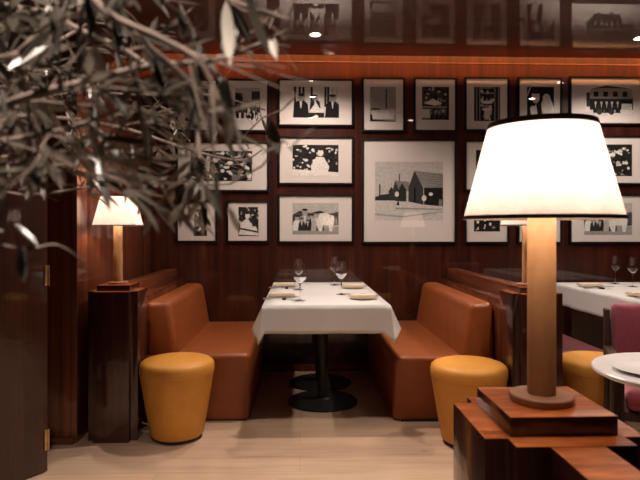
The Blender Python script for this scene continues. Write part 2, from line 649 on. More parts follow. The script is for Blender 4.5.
# ------------------------------------------------------------------ dining tables, cloths
def dining_table(cx, y0, y1, label):
    t = thing('dining_table', label, 'table', (cx, (y0 + y1) / 2, 0), 'pedestal dining tables')
    obj('tabletop', box(cx - .366, cx + .366, y0 + .004, y1 - .004, .712, .745, .003), M['chair_wood'], t)
    for yc in (3.995, 4.48):
        pb = obj('base', lathe([(0, 0), (.236, 0), (.241, .004), (.241, .010), (.228, .018), (.05, .026), (.04, .034), (0, .034)], cx, yc, 56), M['black'], t)
        obj('column', lathe([(0, .034), (.037, .034), (.037, .70), (0, .70)], cx, yc, 32), M['black'], t)
        obj('top_plate', box(cx - .2, cx + .2, yc - .2, yc + .2, .699, .7115, .002), M['black'], t)
    return t


def tablecloth(cx, y0, y1, label, hw=.376):
    b = bmesh.new()
    x0, x1 = cx - hw, cx + hw
    zt = .7505
    zh = .588
    per = []                      # (edge point, hem point)
    rnd = random.Random(int(cx * 100))

    def side(ax, ay, bx, by, nx, ny, n):
        dx, dy = bx - ax, by - ay
        Ls = math.hypot(dx, dy)
        ux, uy = dx / Ls, dy / Ls
        ph = rnd.random() * 6
        pts = []
        e0 = .028
        # leaving corner: flared fold lip
        pts.append(((ax, ay), (ax + nx * .066 + ux * .030, ay + ny * .066 + uy * .030, zh + .020)))
        pts.append(((ax + ux * .03, ay + uy * .03), (ax + nx * .012 + ux * .075, ay + ny * .012 + uy * .075, zh + .004)))
        for k in range(1, n):
            q = k / n
            if q * Ls < .1 or q * Ls > Ls - .1:
                continue
            w = .004 + .004 * math.sin(q * Ls * 19 + ph) + .003 * math.sin(q * Ls * 41 + ph * 2)
            pts.append(((ax + dx * q, ay + dy * q), (ax + dx * q + nx * w, ay + dy * q + ny * w, zh + .002 * math.sin(q * 13))))
        pts.append(((bx - ux * .03, by - uy * .03), (bx + nx * .012 - ux * .045, by + ny * .012 - uy * .045, zh + .002)))
        return pts

    corners = [(x0, y0), (x1, y0), (x1, y1), (x0, y1)]
    nrm = [(0, -1), (1, 0), (0, 1), (-1, 0)]
    for k in range(4):
        a, c = corners[k], corners[(k + 1) % 4]
        sp = side(a[0], a[1], c[0], c[1], nrm[k][0], nrm[k][1], 22)
        if k in (0, 2):          # front and back panels hang flat, folds go to the long sides
            sp[0] = ((a[0], a[1]), (a[0] + .012, a[1] + nrm[k][1] * .012, zh + .002))
        per += sp
        # tip of the corner fold
        n2 = nrm[(k + 1) % 4]
        tx, ty = nrm[k][0] + n2[0], nrm[k][1] + n2[1]
        per.append(((c[0], c[1]), (c[0] + tx * .022, c[1] + ty * .022, zh - .060)))
        if k in (1, 3):          # lip of the long side at its far end
            per.insert(len(per) - 1, ((c[0], c[1]), (c[0] + nrm[k][0] * .066, c[1] - nrm[k][1] - .03 * (1 if k == 1 else -1) + nrm[k][1], zh + .020)))
    rows = []
    nrow = 7
    back_limit = D - .006
    for r in range(nrow + 1):
        q = r / nrow
        rw = []
        for (e, h) in per:
            qq = q
            x = e[0] + (h[0] - e[0]) * qq
            y = e[1] + (h[1] - e[1]) * qq
            z = zt + (h[2] - zt) * q
            rw.append(b.verts.new((x, min(y, back_limit), z)))
        rows.append(rw)
    n = len(per)
    for a_, c_ in zip(rows, rows[1:]):
        for k in range(n):
            try:
                b.faces.new((a_[k], a_[(k + 1) % n], c_[(k + 1) % n], c_[k]))
            except ValueError:
                pass
    bmesh.ops.remove_doubles(b, verts=[v for v in rows[0]], dist=1e-5)
    # flat top
    g = [[b.verts.new((x0 + (x1 - x0) * i / 8, y0 + (y1 - y0) * j / 14, zt)) for i in range(9)] for j in range(15)]
    for j in range(14):
        for i in range(8):
            b.faces.new((g[j][i], g[j][i + 1], g[j + 1][i + 1], g[j + 1][i]))
    o = obj('tablecloth', b, M['linen'], angle=38)
    tag(o, label, 'tablecloth', 'white tablecloths')
    md = o.modifiers.new('thick', 'SOLIDIFY')
    md.thickness = .0012
    md.offset = 1
    # hem stitch band
    return o


TX, TX2 = .157, 2.475
dining_table(TX, 3.365, 4.84, 'dark table on two round black pedestal bases between the orange banquettes')
tablecloth(TX, 3.362, 4.842, 'white cloth on the table between the two orange banquettes')
dining_table(TX2, 3.275, 4.75, 'dark table at the right edge under the second white cloth')
tablecloth(TX2, 3.272, 4.752, 'white cloth on the table at the far right edge, behind the maroon chair')

# ------------------------------------------------------------------ table settings
ZT = .752


def setting(cx, cy, s, words):
    """s=+1 the guest sits on the left, -1 on the right"""
    pl = obj('side_plate', lathe([(0, ZT), (.055, ZT), (.06, ZT + .002), (.088, ZT + .010), (.089, ZT + .012), (.086, ZT + .0125), (.058, ZT + .005), (0, ZT + .0045)], cx, cy, 40), M['cream'])
    tag(pl, 'cream side plate ' + words, 'plate', 'side plates on the white tables')
    nb = bmesh.new()
    for k in range(3):
        box(cx - .088 + .003 * k, cx + .088 - .004 * k, cy - .045 + .004 * k, cy + .045 - .003 * k, ZT + .0128 + .0052 * k, ZT + .0178 + .0052 * k, .0022, bm=nb)
    for v in nb.verts:
        v.co.z += .0018 * math.sin((v.co.x - cx) * 40)
    np_ = obj('folded_napkin', nb, M['napkin'])
    tag(np_, 'folded cream napkin on the plate ' + words, 'napkin', 'napkins on the white tables')
    yc = cy - s * .135
    z0 = ZT
    rest = obj('cutlery_rest', box(cx + s * .018 - .012, cx + s * .018 + .012, yc - .03, yc + .03, z0, z0 + .012, .003), M['black'])
    tag(rest, 'small black cutlery rest beside the plate ' + words, 'cutlery rest', 'cutlery rests')
    for kind, dy in (('knife', -.014), ('fork', .014)):
        t = thing('table_' + kind, 'steel %s %s' % (kind, words), kind, (cx, yc + dy, z0), 'cutlery on the white tables')
        y = yc + dy
        h = bmesh.new()
        tube([(cx - s * .115, y, z0 + .0065), (cx - s * .09, y, z0 + .008), (cx - s * .0, y, z0 + .0165)], [.0045, .0052, .0035], 8, h)
        obj('handle', h, M['steel'], t)
        if kind == 'knife':
            obj('blade', box(cx + s * .0525 - .052, cx + s * .0525 + .052, y - .008, y + .008, z0 + .0157, z0 + .0173, .0005), M['steel'], t)
        else:
            hd = bmesh.new()
            box(cx + s * .045 - .045, cx + s * .045 + .005 * s + .0, y - .003, y + .003, z0 + .0155, z0 + .0172, bm=hd)
            box(cx + s * .062 - .016, cx + s * .062 + .016, y - .011, y + .011, z0 + .0155, z0 + .0172, .0005, bm=hd)
            for k in range(4):
                yy = y - .0095 + k * .0063
                box(cx + s * .095 - .02, cx + s * .095 + .02, yy - .0014, yy + .0014, z0 + .0155, z0 + .0170, bm=hd)
            obj('tines', hd, M['steel'], t)


setting(-.118, 3.79, 1, 'at the near left of the middle white table')
setting(-.118, 4.47, 1, 'at the far left of the middle white table')
setting(.405, 3.67, -1, 'at the near right of the middle white table')
setting(.405, 4.34, -1, 'at the far right of the middle white table')
setting(2.235, 4.36, 1, 'at the far left of the right-edge white table')
setting(2.265, 3.74, 1, 'at the near left of the right-edge white table')


def wine_glass(x, y, label):
    z = ZT
    t = thing('wine_glass', label, 'wine glass', (x, y, z), 'wine glasses on the white tables')
    obj('foot', lathe([(0, z), (.034, z), (.035, z + .001), (.033, z + .0022), (.012, z + .0045), (.0042, z + .009), (0, z + .009)], x, y, 40), M['glass'], t)
    obj('stem', lathe([(0, z + .0091), (.0040, z + .0091), (.0033, z + .03), (.0034, z + .09), (.0055, z + .1005), (0, z + .1005)], x, y, 20), M['glass'], t)
    ou = [(0, .1006), (.006, .1012), (.018, .112), (.033, .130), (.0405, .142), (.0415, .150), (.040, .170), (.036, .198), (.0325, .226)]
    inn = [(.0318, .226), (.0353, .198), (.0393, .170), (.0407, .150), (.0397, .143), (.032, .132), (.017, .1145), (.006, .106), (0, .105)]
    obj('bowl', lathe([(r, z + h) for r, h in ou + inn], x, y, 48), M['glass'], t)
    return t


g0 = wine_glass(.0, 3.60, 'nearest wine glass on the left half of the middle white table')
dup(g0, (-.012, 4.24, ZT), 'wine glass at back on the left half of the middle white table')
dup(g0, (.283, 3.93, ZT), 'nearest wine glass on the right half of the middle white table')
dup(g0, (.275, 4.58, ZT), 'wine glass at back on the right half of the middle white table')
dup(g0, (2.58, 4.62, ZT), 'left wine glass of two on the right-edge white table')
dup(g0, (2.585, 4.38, ZT), 'right wine glass of two on the right-edge white table')

# ------------------------------------------------------------------ round marble table with plate
MX, MY, MZ, MR = 1.42, 2.06, .68, .32
t = thing('round_table', 'small round white marble table on dark legs at the right edge', 'table', (MX, MY, 0))
obj('tabletop', lathe([(0, MZ - .018), (MR - .006, MZ - .018), (MR, MZ - .013), (MR, MZ - .004), (MR - .004, MZ), (0, MZ)], MX, MY, 72), M['marble'], t)
for k in range(4):
    a = math.radians(172 + 90 * k)
    lx, ly = MX + .25 * math.cos(a), MY + .25 * math.sin(a)
    obj('leg', box(lx - .016, lx + .016, ly - .016, ly + .016, 0, MZ - .0182, .003), M['chair_wood'], t)
obj('stretcher_ring', lathe([(.236, .18), (.244, .18), (.244, .21), (.236, .21), (.236, .18)], MX, MY, 48), M['chair_wood'], t)
px_, py_ = 1.25, 2.05
o = obj('dinner_plate', lathe([(0, MZ), (.075, MZ), (.08, MZ + .002), (.118, MZ + .012), (.120, MZ + .014), (.117, MZ + .0145), (.08, MZ + .006), (0, MZ + .005)], px_ + .02, py_, 56), M['white_ceramic'])
tag(o, 'white round plate on the small marble table', 'plate')


# ------------------------------------------------------------------ maroon chair
def chair(cx, cy, rot, label):
    t = thing('dining_chair', label, 'chair', (cx, cy, 0))
    R = Matrix.Translation((cx, cy, 0)) @ Matrix.Rotation(rot, 4, 'Z')

    def put(name, b, m):
        bmesh.ops.transform(b, matrix=R, verts=b.verts)
        return obj(name, b, m, t)
    # local: faces -Y, seat centre at the origin
    b = box(-.25, .25, -.27, .22, .37, .475, .045, 5)
    put('seat', b, M['pink_fabric'])
    b = box(-.245, .245, .205, .285, .42, .80, .028, 4)
    for v in b.verts:
        v.co.y += (v.co.z - .42) * .12
    put('backrest', b, M['maroon_fabric'])
    # horizontal seam rolled across the backrest
    for s in (-1, 1):
        x = s * .266
        b = bmesh.new()
        box(x - .014, x + .014, .20, .26, 0, .77, .004, bm=b)
        for v in b.verts:
            v.co.y += max(0, v.co.z - .42) * .12
        put('leg', b, M['chair_wood'])
        b = box(x - .014, x + .014, -.262, -.232, 0, .555, .004)
        put('leg', b, M['chair_wood'])
        put('armrest', box(x - .022, x + .022, -.275, .225, .5552, .582, .006), M['chair_wood'])
    put('seat_frame', box(-.2515, .2515, -.262, .23, .33, .3695, .004), M['chair_wood'])
    return t


chair(1.80, 2.70, -math.radians(22), 'maroon upholstered armchair with dark frame behind the round marble table')

# ------------------------------------------------------------------ pictures
rp = random.Random(3)


def poly(pts, g):
    return ('p', pts, g)


def ell(cx, cy, rx, ry, g, n=14):
    return ('p', [(cx + rx * math.cos(2 * PI * k / n), cy + ry * math.sin(2 * PI * k / n)) for k in range(n)], g)


def rect(x0, y0, x1, y1, g):
    return ('p', [(x0, y0), (x1, y0), (x1, y1), (x0, y1)], g)


def man(x, y, h, suit=.02, skin=.27, w=1.0, asp=1.0):
    """half-length figure: shoulders, neck, head; x,y base centre"""
    a = w
    return [poly([(x - .24 * h * a, y), (x + .24 * h * a, y), (x + .20 * h * a, y + .55 * h), (x + .10 * h * a, y + .68 * h), (x - .10 * h * a, y + .68 * h), (x - .20 * h * a, y + .55 * h)], suit),
            poly([(x - .04 * h * a, y + .68 * h), (x + .04 * h * a, y + .68 * h), (x + .01 * h * a, y + .38 * h), (x - .01 * h * a, y + .38 * h)], .6),
            ell(x, y + .80 * h, .105 * h * a, .15 * h, skin), ell(x, y + .92 * h, .11 * h * a, .055 * h, .02),
            ell(x - .035 * h * a, y + .82 * h, .018 * h * a, .012 * h, .05, 6), ell(x + .035 * h * a, y + .82 * h, .018 * h * a, .012 * h, .05, 6)]


def clutter(n, x0, y0, x1, y1, s, seed, lo=.02, hi=.6):
    q = random.Random(seed)
    return [ell(q.uniform(x0, x1), q.uniform(y0, y1), s * q.uniform(.5, 1.3), s * q.uniform(.5, 1.6), q.choice((lo, lo, q.uniform(lo, hi), hi)), 7) for _ in range(n)]


def art_three_men():
    s = [rect(0, 0, 1, 1, .40)]
    for x in (.02, .12, .20, .38, .68, .74):
        s.append(rect(x, .35, x + .05, 1, .04))
    s += [rect(.85, .6, .88, 1, .3), rect(.93, .6, .95, 1, .3)]
    s += man(.48, .2, .55, .05, .22, .95) + man(.17, 0, .80, .012, .25, .95) + man(.86, 0, .78, .012, .25, .9)
    s += [poly([(.36, .22), (.50, .50), (.58, .30), (.68, .30), (.66, .2), (.4, .14)], .62), rect(.34, 0, .68, .16, .02), ell(.5, .03, .05, .06, .6)]
    return s


def art_man_sitting():
    return [rect(0, 0, 1, 1, .04)] + clutter(110, 0, .1, 1, 1, .035, 5, .02, .5) + [poly([(0, 0), (1, 0), (1, .12), (0, .22)], .45),
            poly([(.42, .02), (.75, .03), (.80, .3), (.68, .60), (.52, .62), (.40, .35)], .80), ell(.61, .76, .06, .13, .62), ell(.61, .88, .07, .06, .05)]


def art_group():
    s = [rect(0, 0, 1, 1, .31), poly([(0, .3), (1, .3), (1, .72), (.8, .66), (.6, .76), (.4, .68), (.15, .75), (0, .62)], .07)]
    for k in range(5):
        s.append(rect(.02, .36 + k * .07, 1, .385 + k * .07, .16))
    s += [rect(0, 0, 1, .3, .25)]
    for x, h, g in ((.1, .5, .5), (.27, .72, .25), (.42, .55, .04), (.2, .42, .06), (.52, .62, .3), (.33, .36, .05), (.6, .45, .12)):
        s += man(x, .12, h, g, .27, .8)
    s += [poly([(.52, .3), (.58, .66), (.74, .70), (.84, .6), (.9, .36), (.86, .1), (.80, .1), (.79, .3), (.66, .3), (.64, .1), (.58, .1)], .72), ell(.86, .48, .05, .14, .6)]
    return s


def art_ship():
    return [rect(0, 0, 1, 1, .24), rect(.60, .36, .65, .94, .05), poly([(.05, .30), (.3, .34), (.6, .33), (.95, .38), (1, .2), (0, .2)], .34),
            poly([(0, .25), (.08, .18), (.12, .06), (1, .02), (1, 0), (0, 0)], .02), rect(.1, .08, .92, .24, .38), rect(.58, .12, .72, .30, .42), ell(.22, .36, .2, .03, .1)]


def art_market():
    s = [rect(0, 0, 1, 1, .10)] + clutter(50, 0, .2, 1, 1, .05, 8, .02, .3)
    s += [rect(.45, .5, .49, 1, .01), poly([(.06, .52), (.4, .66), (.75, .52), (.5, .46)], .72), rect(.0, .1, .3, .36, .4), rect(0, .4, 1, .43, .3), rect(.92, 0, 1, 1, .02)]
    for x in (.36, .55, .7, .86):
        s += man(x, .05, .36, .02, .2, .5)
    s += [rect(0, 0, 1, .05, .55)]
    return s


def art_sheds():
    s = [rect(0, 0, 1, 1, .33), rect(0, 0, 1, .38, .36), poly([(0, .34), (.26, .34), (.26, .46), (.1, .44), (0, .40)], .06)]
    s += [rect(.06, .42, .08, .62, .05), rect(.35, .5, .365, .80, .05)]
    s += [poly([(.20, .36), (.20, .50), (.24, .58), (.28, .50), (.28, .36)], .08)]
    s += [poly([(.29, .68), (.5, .66), (.5, .5), (.36, .5)], .20), poly([(.26, .34), (.26, .52), (.295, .68), (.345, .54), (.345, .33)], .10),
          poly([(.345, .33), (.345, .52), (.395, .64), (.46, .52), (.46, .32)], .06)]
    s += [poly([(.57, .85), (1, .80), (1, .56), (.72, .56)], .22), poly([(.72, .56), (1, .56), (1, .24), (.72, .27)], .025),
          poly([(.49, .32), (.49, .56), (.58, .85), (.71, .56), (.71, .27)], .10), rect(.57, .30, .60, .56, .02), rect(.94, .25, .985, .36, .2)]
    for k in range(6):
        s.append(poly([(.585 + k * .022, .82 - k * .042), (.588 + k * .022, .82 - k * .042), (1, .775 - k * .04), (1, .765 - k * .04)], .13))
    s += [ell(.32, .45, .03, .045, .6), ell(.72, .38, .035, .05, .5), ell(.82, .45, .03, .03, .45), poly([(.31, .26), (.36, .26), (.34, .36)], .03)]
    s += [poly([(0, .12), (.4, .08), (1, .16), (1, .14), (.4, .05), (0, .09)], .26), poly([(.3, .22), (1, .20), (1, .18), (.3, .19)], .24)]
    return s


def art_cabinet():
    s = [rect(0, 0, 1, 1, .03)]
    for x in (.08, .2, .78, .92):
        s.append(rect(x, 0, x + .04, 1, .22))
    for y in (.42, .62, .80, .95):
        s.append(rect(.24, y, .76, y + .035, .28))
    s += clutter(46, .26, .05, .74, .95, .05, 4, .02, .4) + [ell(.5, .55, .2, .05, .45), ell(.5, .2, .12, .16, .38), ell(.5, .34, .2, .05, .5)]
    return s


def art_portrait():
    return [rect(0, 0, 1, 1, .015), poly([(.02, .72), (.14, .98), (.10, .98), (0, .76)], .55), ell(.32, .70, .15, .19, .62), ell(.32, .86, .16, .07, .03),
            poly([(.12, .3), (.34, .5), (.42, 0), (.2, 0)], .5), poly([(.6, 0), (.52, .5), (.62, .68), (.85, .7), (1, .4), (1, 0)], .66), ell(.72, .68, .14, .12, .6), ell(.2, .36, .09, .09, .6)]


def art_building():
    s = [rect(0, 0, 1, 1, .55), poly([(.1, .34), (.1, .86), (.45, .95), (.98, .86), (1, .4)], .30), poly([(.1, .86), (.45, .97), (.98, .88), (.45, .90)], .05)]
    for k in range(4):
        s += [rect(.18 + k * .2, .62, .28 + k * .2, .78, .05)]
    s += [rect(.02, .5, 1, .56, .12), rect(.1, .2, 1, .5, .03), rect(0, 0, 1, .17, .40), rect(.03, .3, .1, .75, .1)]
    for x in (.22, .34, .45, .56, .68):
        s += man(x, .1, .42, .03, .4, .55)
    s += [ell(.3, .14, .06, .10, .1), ell(.55, .14, .06, .1, .08), rect(.76, .2, .98, .4, .35)]
    return s


def art_dark_scene(seed, n=70):
    return [rect(0, 0, 1, 1, .03)] + clutter(n, .03, .05, .97, .95, .05, seed, .015, .45)


def art_worker(seed):
    return [rect(0, 0, 1, 1, .05)] + clutter(60, 0, .4, 1, 1, .05, seed, .02, .35) + [poly([(.02, .05), (.1, .45), (.4, .60), (.62, .45), (.9, .3), (1, .02)], .70), ell(.45, .70, .12, .11, .55),
            ell(.42, .80, .14, .05, .05), ell(.75, .40, .07, .08, .03), poly([(0, .24), (1, .10), (1, .16), (0, .30)], .06)]


def art_street(seed):
    s = [rect(0, 0, 1, 1, .30), rect(0, 0, 1, .25, .45), rect(0, .25, .3, .85, .05), rect(.66, .25, 1, .9, .07), rect(.3, .25, .66, .6, .14)]
    for x in (.1, .3, .5, .7, .85):
        s += man(x, .08, .5, .03, .27, .5)
    return s + clutter(24, .05, .05, .95, .5, .05, seed, .02, .6)


def picture(px0, py0, px1, py1, art, pr, label, mat_w=None):
    """px: outer edges of the frame in the photograph; pr: print edges"""
    a, c = at(px0, py1, D - .022), at(px1, py0, D - .022)
    x0, x1, z0, z1 = a.x, c.x, a.z, c.z
    t = thing('picture_frame', label, 'framed picture', ((x0 + x1) / 2, D - .001, z0), 'black framed pictures on the back wall')
    w, yf, yb = .015, D - .024, D - .001
    b = bmesh.new()
    box(x0, x1, yf, yb, z1 - w, z1, .0015, bm=b)
    box(x0, x1, yf, yb, z0, z0 + w, .0015, bm=b)
    box(x0, x0 + w, yf, yb, z0 + w, z1 - w, .0015, bm=b)
    box(x1 - w, x1, yf, yb, z0 + w, z1 - w, .0015, bm=b)
    obj('moulding', b, M['moulding'], t)
    obj('mat_board', box(x0 + w, x1 - w, D - .012, D - .009, z0 + w, z1 - w), M['matboard'], t)
    a, c = at(pr[0], pr[3], D - .012), at(pr[2], pr[1], D - .012)
    X0, X1, Z0, Z1 = a.x, c.x, a.z, c.z
    b = bmesh.new()
    col = b.loops.layers.color.new('tone')
    y = D - .0125
    for i, (_, pts, g) in enumerate(art):
        y -= .00001
        vs = [b.verts.new((X0 + (X1 - X0) * min(1, max(0, u)), y, Z0 + (Z1 - Z0) * min(1, max(0, v)))) for u, v in pts]
        try:
            f = b.faces.new(vs)
        except ValueError:
            continue
        g = g * .5 if g <= .12 else min(.82, .06 + (g - .12) * 2.35)
        for l in f.loops:
            l[col] = (g ** (1 / 2.2), (g * .95) ** (1 / 2.2), (g * .90) ** (1 / 2.2), 1)
    obj('print', b, M['print'], t, smooth=False)
    b = bmesh.new()
    box(x0 + w, x1 - w, D - .0178, D - .0172, z0 + w, z1 - w, bm=b)
    # a single sheet keeps the pane clean
    bmesh.ops.delete(b, geom=[f for f in b.faces if f.normal.y > -.5], context='FACES')
    obj('glass_pane', b, M['pane'], t)
    return t


P = picture
P(176, 79, 217.5, 131.5, art_dark_scene(21), (185, 88, 208, 121), 'black framed portrait picture behind the olive leaves, leftmost of the top row')
P(226.5, 79, 269, 131.5, art_street(12), (235, 88, 260, 121), 'framed picture behind olive twigs, second from left in the top row')
P(176, 141.5, 269, 191.5, art_dark_scene(33, 120), (191, 151, 252, 181), 'wide framed dark picture half behind olive leaves, left end of the middle row')
P(176, 200.5, 217.5, 242.5, art_dark_scene(41, 30), (194, 209, 207, 236), 'small frame with a lamp reflected in its glass, leftmost of the bottom row')
P(226.5, 200.5, 269, 242.5, art_worker(14), (238.5, 207, 258.5, 236), 'small framed photo of a man in white bent over a table, bottom row')
P(278, 79, 353.5, 126, art_three_men(), (293, 87, 339, 117.5), 'framed photo of three men in dark suits, top row')
P(278, 136.5, 353.5, 184.5, art_man_sitting(), (292.5, 145, 338.5, 176), 'framed photo of a person in white sitting before dark foliage, middle row')
P(278, 194.5, 353.5, 243, art_group(), (292.5, 203, 338.5, 234.5), 'framed photo of a group of people with a white animal by a fence, bottom row')
P(362, 77.5, 405, 131.5, art_ship(), (370, 87, 396, 121.5), 'framed photo of a boat with a tall mast, above the large picture, left')
P(414, 77.5, 457, 131.5, art_market(), (422, 87, 449, 121.5), 'framed photo of figures under a pale awning, above the large picture, right')
P(362, 139, 456.5, 243.5, art_sheds(), (375, 162, 443, 220.5), 'largest framed picture, photo of gabled wooden sheds')
P(465, 77, 509.5, 131, art_cabinet(), (474, 87, 500, 121), 'framed photo of ornate shelves, top row just left of the big lamp shade')
P(465, 140, 509.5, 191, art_dark_scene(52, 40), (476, 150, 499, 181), 'frame right of the large picture, mostly behind the big lamp shade')
P(465, 200.5, 509.5, 243.5, art_dark_scene(61, 40), (474, 209, 500, 231.5), 'frame below left of the big lamp shade, bottom row')
P(518, 77, 562.5, 131, art_portrait(), (527, 87, 554, 121), 'framed portrait photo on black, partly behind the top of the lamp shade')
P(518, 200.5, 562.5, 243.5, art_street(77), (527, 209, 554, 233), 'frame directly behind the lamp column, bottom row')
P(570, 76.5, 649, 124.5, art_building(), (585, 85, 633, 116), 'framed photo of a building with people in front, top row at right edge')
P(570, 135.5, 649, 184.5, art_dark_scene(81, 90), (586, 144.5, 632, 176), 'framed picture at right edge, middle row beside the lamp shade')
P(570, 194, 649, 243.5, art_group(), (584, 203, 632, 235), 'framed picture at right edge, bottom row behind the lamp shade rim')

# ------------------------------------------------------------------ ceiling downlights
SPOTS = [(.112, 4.2, 150, 104), (2.52, 4.2, 150, 104)]


def downlight(x, y, label, group=None):
    t = thing('ceiling_downlight', label, 'ceiling light', (x, y, HCEIL), group)
    obj('trim_ring', lathe([(.036, HCEIL - .001), (.050, HCEIL - .003), (.052, HCEIL - .0005), (.052, HCEIL), (.036, HCEIL)], x, y, 36), M['brass'], t)
    obj('lens', lathe([(0, HCEIL - .0006), (.036, HCEIL - .0006), (.036, HCEIL - .0002), (0, HCEIL - .0002)], x, y, 36), M['lens'], t)
    return t


def spot(x, y, energy, angle, blend=.6, col=(1.0, .83, .71), aim=(0, 0, -1), r=.03):
    ld = bpy.data.lights.new('downlight_beam', 'SPOT')
    ld.energy = energy
    ld.color = col
    ld.spot_size = math.radians(angle)
    ld.spot_blend = blend
    ld.shadow_soft_size = r
    lo = link(bpy.data.objects.new('downlight_beam', ld))
    lo.location = (x, y, HCEIL - .02)
    lo.rotation_euler = Vector(aim).to_track_quat('-Z', 'Y').to_euler()
    return lo


dl = downlight(.112, 4.2, 'small round lit downlight in the ceiling above the middle white table')
dup(dl, (2.53, 4.2, HCEIL), 'small round lit downlight in the ceiling above the right-edge table')
spot(.112, 4.2, 46, 140, .5)
spot(2.53, 4.2, 42, 140, .5)
for (x, y, e, an) in ((.14, 3.5, 62, 140), (2.53, 3.5, 50, 140), (1.45, 2.25, 50, 75)):  # the last one is added to brighten the round marble table
    dup(dl, (x, y, HCEIL), 'small round downlight assumed in the ceiling, out of view', 'aisle downlights')
    spot(x, y, e, an)

dup(dl, (.15, 2.35, HCEIL), 'small round downlight assumed in the ceiling, out of view', 'aisle downlights')
spot(.15, 2.35, 58, 56, 1.0, aim=(0, .27, -1))  # added narrow beam, lifts the front floor and the hanging cloth
dup(dl, (-.2, -.1, HCEIL), 'small round downlight assumed in the ceiling, out of view', 'aisle downlights')
spot(-.2, -.1, 165, 54, .8, aim=(-.22, .75, -1.2))  # added beam that brightens the olive leaves

# ------------------------------------------------------------------ olive tree in the foreground
ro = random.Random(11)
tree = thing('olive_tree', 'olive tree with grey green leaves, blurred in the upper left foreground', 'tree', (-.95, .62, 0))
obj('planter', lathe([(0, 0), (.15, 0), (.155, .005), (.2, .40), (.2, .42), (.185, .42), (.18, .36), (0, .35)], -.95, .62, 48), M['terracotta'], tree)
obj('trunk', tube([(-.95, .62, .35), (-.94, .61, .7), (-.965, .63, 1.0), (-.93, .62, 1.25), (-.90, .64, 1.5), (-.93, .62, 1.75)], [.03, .027, .024, .022, .017, .01], 10), M['bark'], tree)

# main limbs: pixel + depth way-points turned into points of space
LIMBS = [
    ([(-.93, .62, 1.25), (-120, 150, .66), (15, 101, .50), (85, 82, .50), (150, 66, .51), (215, 60, .53), (270, 40, .56)], .0040),
    ([(-.96, .63, 1.05), (-110, 190, .75), (45, 152, .60), (95, 172, .62), (142, 186, .66), (190, 186, .70)], .0030),
    ([(-.93, .62, 1.25), (-90, 60, .8), (20, 60, .85), (60, 40, .9), (105, 12, .95), (130, -20, 1.0)], .0038),
    ([(-.90, .64, 1.5), (-60, -20, .55), (60, -25, .50), (110, 15, .47), (160, 38, .46), (200, 62, .45), (218, 100, .45)], .0038),
    ([(-.97, .63, 1.0), (-80, 245, .5), (0, 246, .50), (28, 250, .50), (57, 245, .5), (85, 262, .52)], .0016),
    ([(-.93, .62, 1.25), (-60, 120, .9), (60, 118, 1.0), (130, 130, 1.05), (190, 150, 1.1), (240, 160, 1.15), (262, 150, 1.2)], .0035),
    ([(-.93, .62, 1.25), (-70, 20, .7), (30, 10, .65), (80, 30, .63), (140, 60, .6), (190, 110, .58), (200, 160, .57), (204, 205, .56)], .0034),
    ([(-.90, .64, 1.5), (40, -60, .6), (170, -30, .55), (230, 0, .52), (290, 20, .50)], .0030),
    ([(-.95, .62, 1.1), (-60, 200, .85), (30, 195, .8), (70, 190, .8), (110, 184, .82)], .0024),
    ([(-.93, .62, 1.25), (-40, 90, 1.2), (60, 90, 1.25), (140, 95, 1.3), (210, 95, 1.3), (265, 110, 1.3)], .0035),
    ([(-.95, .62, 1.1), (-60, 150, .6), (10, 120, .62), (50, 135, .64), (90, 120, .66)], .0028),
    ([(-.96, .63, 1.0), (-70, 190, .55), (5, 172, .56), (40, 176, .58), (80, 165, .6)], .0026),
    ([(-.93, .62, 1.25), (-60, 70, .5), (10, 60, .5), (25, 90, .52), (30, 130, .54)], .0026),
    ([(-.93, .62, 1.25), (-80, 130, .45), (0, 140, .48), (60, 130, .5), (120, 110, .52)], .0026),
]


def mask(px, py):
    if px < 60:
        return py < 205
    if px < 130:
        return py < 196 if px < 100 else py < 206
    if px < 218:
        return py < 235
    if px < 255:
        return py < 178
    if px < 300:
        return py < 150 - (px - 255) * .2
    return py < 12 and px < 310


def proj(p):
    d = p - Vector((0, 0, HC))
    f = d.x * ST + d.y * CT
    r = d.x * CT - d.y * ST
    if f < .05:
        return (-999, -999, f)
    return (320 + r / f * F, HY - d.z / f * F, f)


leafbm = bmesh.new()


def leaf(p, d, up, Ln, W):
    d = d.normalized()
    sd = d.cross(up)
    if sd.length < 1e-3:
        sd = d.cross(Vector((1, .3, 0)))
    sd.normalize()
    nr = sd.cross(d).normalized()
    bend = ro.uniform(-.25, .35) * Ln
    fold = ro.uniform(.05, .3) * W
    mid, lf, rt = [], [], []
    n = 5
    for k in range(n + 1):
        q = k / n
        w = W * .5 * (math.sin(PI * min(1, q * .93 + .05)) ** .8) if 0 < k < n else 0
        c = p + d * (Ln * q) + nr * (-bend * q * q)
        mid.append(leafbm.verts.new(c))
        if 0 < k < n:
            lf.append(leafbm.verts.new(c + sd * w + nr * fold))
            rt.append(leafbm.verts.new(c - sd * w + nr * fold))
    for a in (lf, rt):
        fl = a is lf
        def F_(*v):
            leafbm.faces.new(v if fl else v[::-1])
        F_(mid[0], mid[1], a[0])
        for k in range(n - 2):
            F_(mid[k + 1], mid[k + 2], a[k + 1], a[k])
        F_(mid[n - 1], mid[n], a[n - 2])


def ok_leaf(p, d, Ln):
    for q in (.0, .6, 1.0):
        x, y, f = proj(p + d * Ln * q)
        if f < .3:
            return False
        if x > -40 and not mask(x, y):
            return False
        if q == .6 and x > 215 and ro.random() > (.45 if x < 250 else .2):
            return False
    return True


nleaf = 0


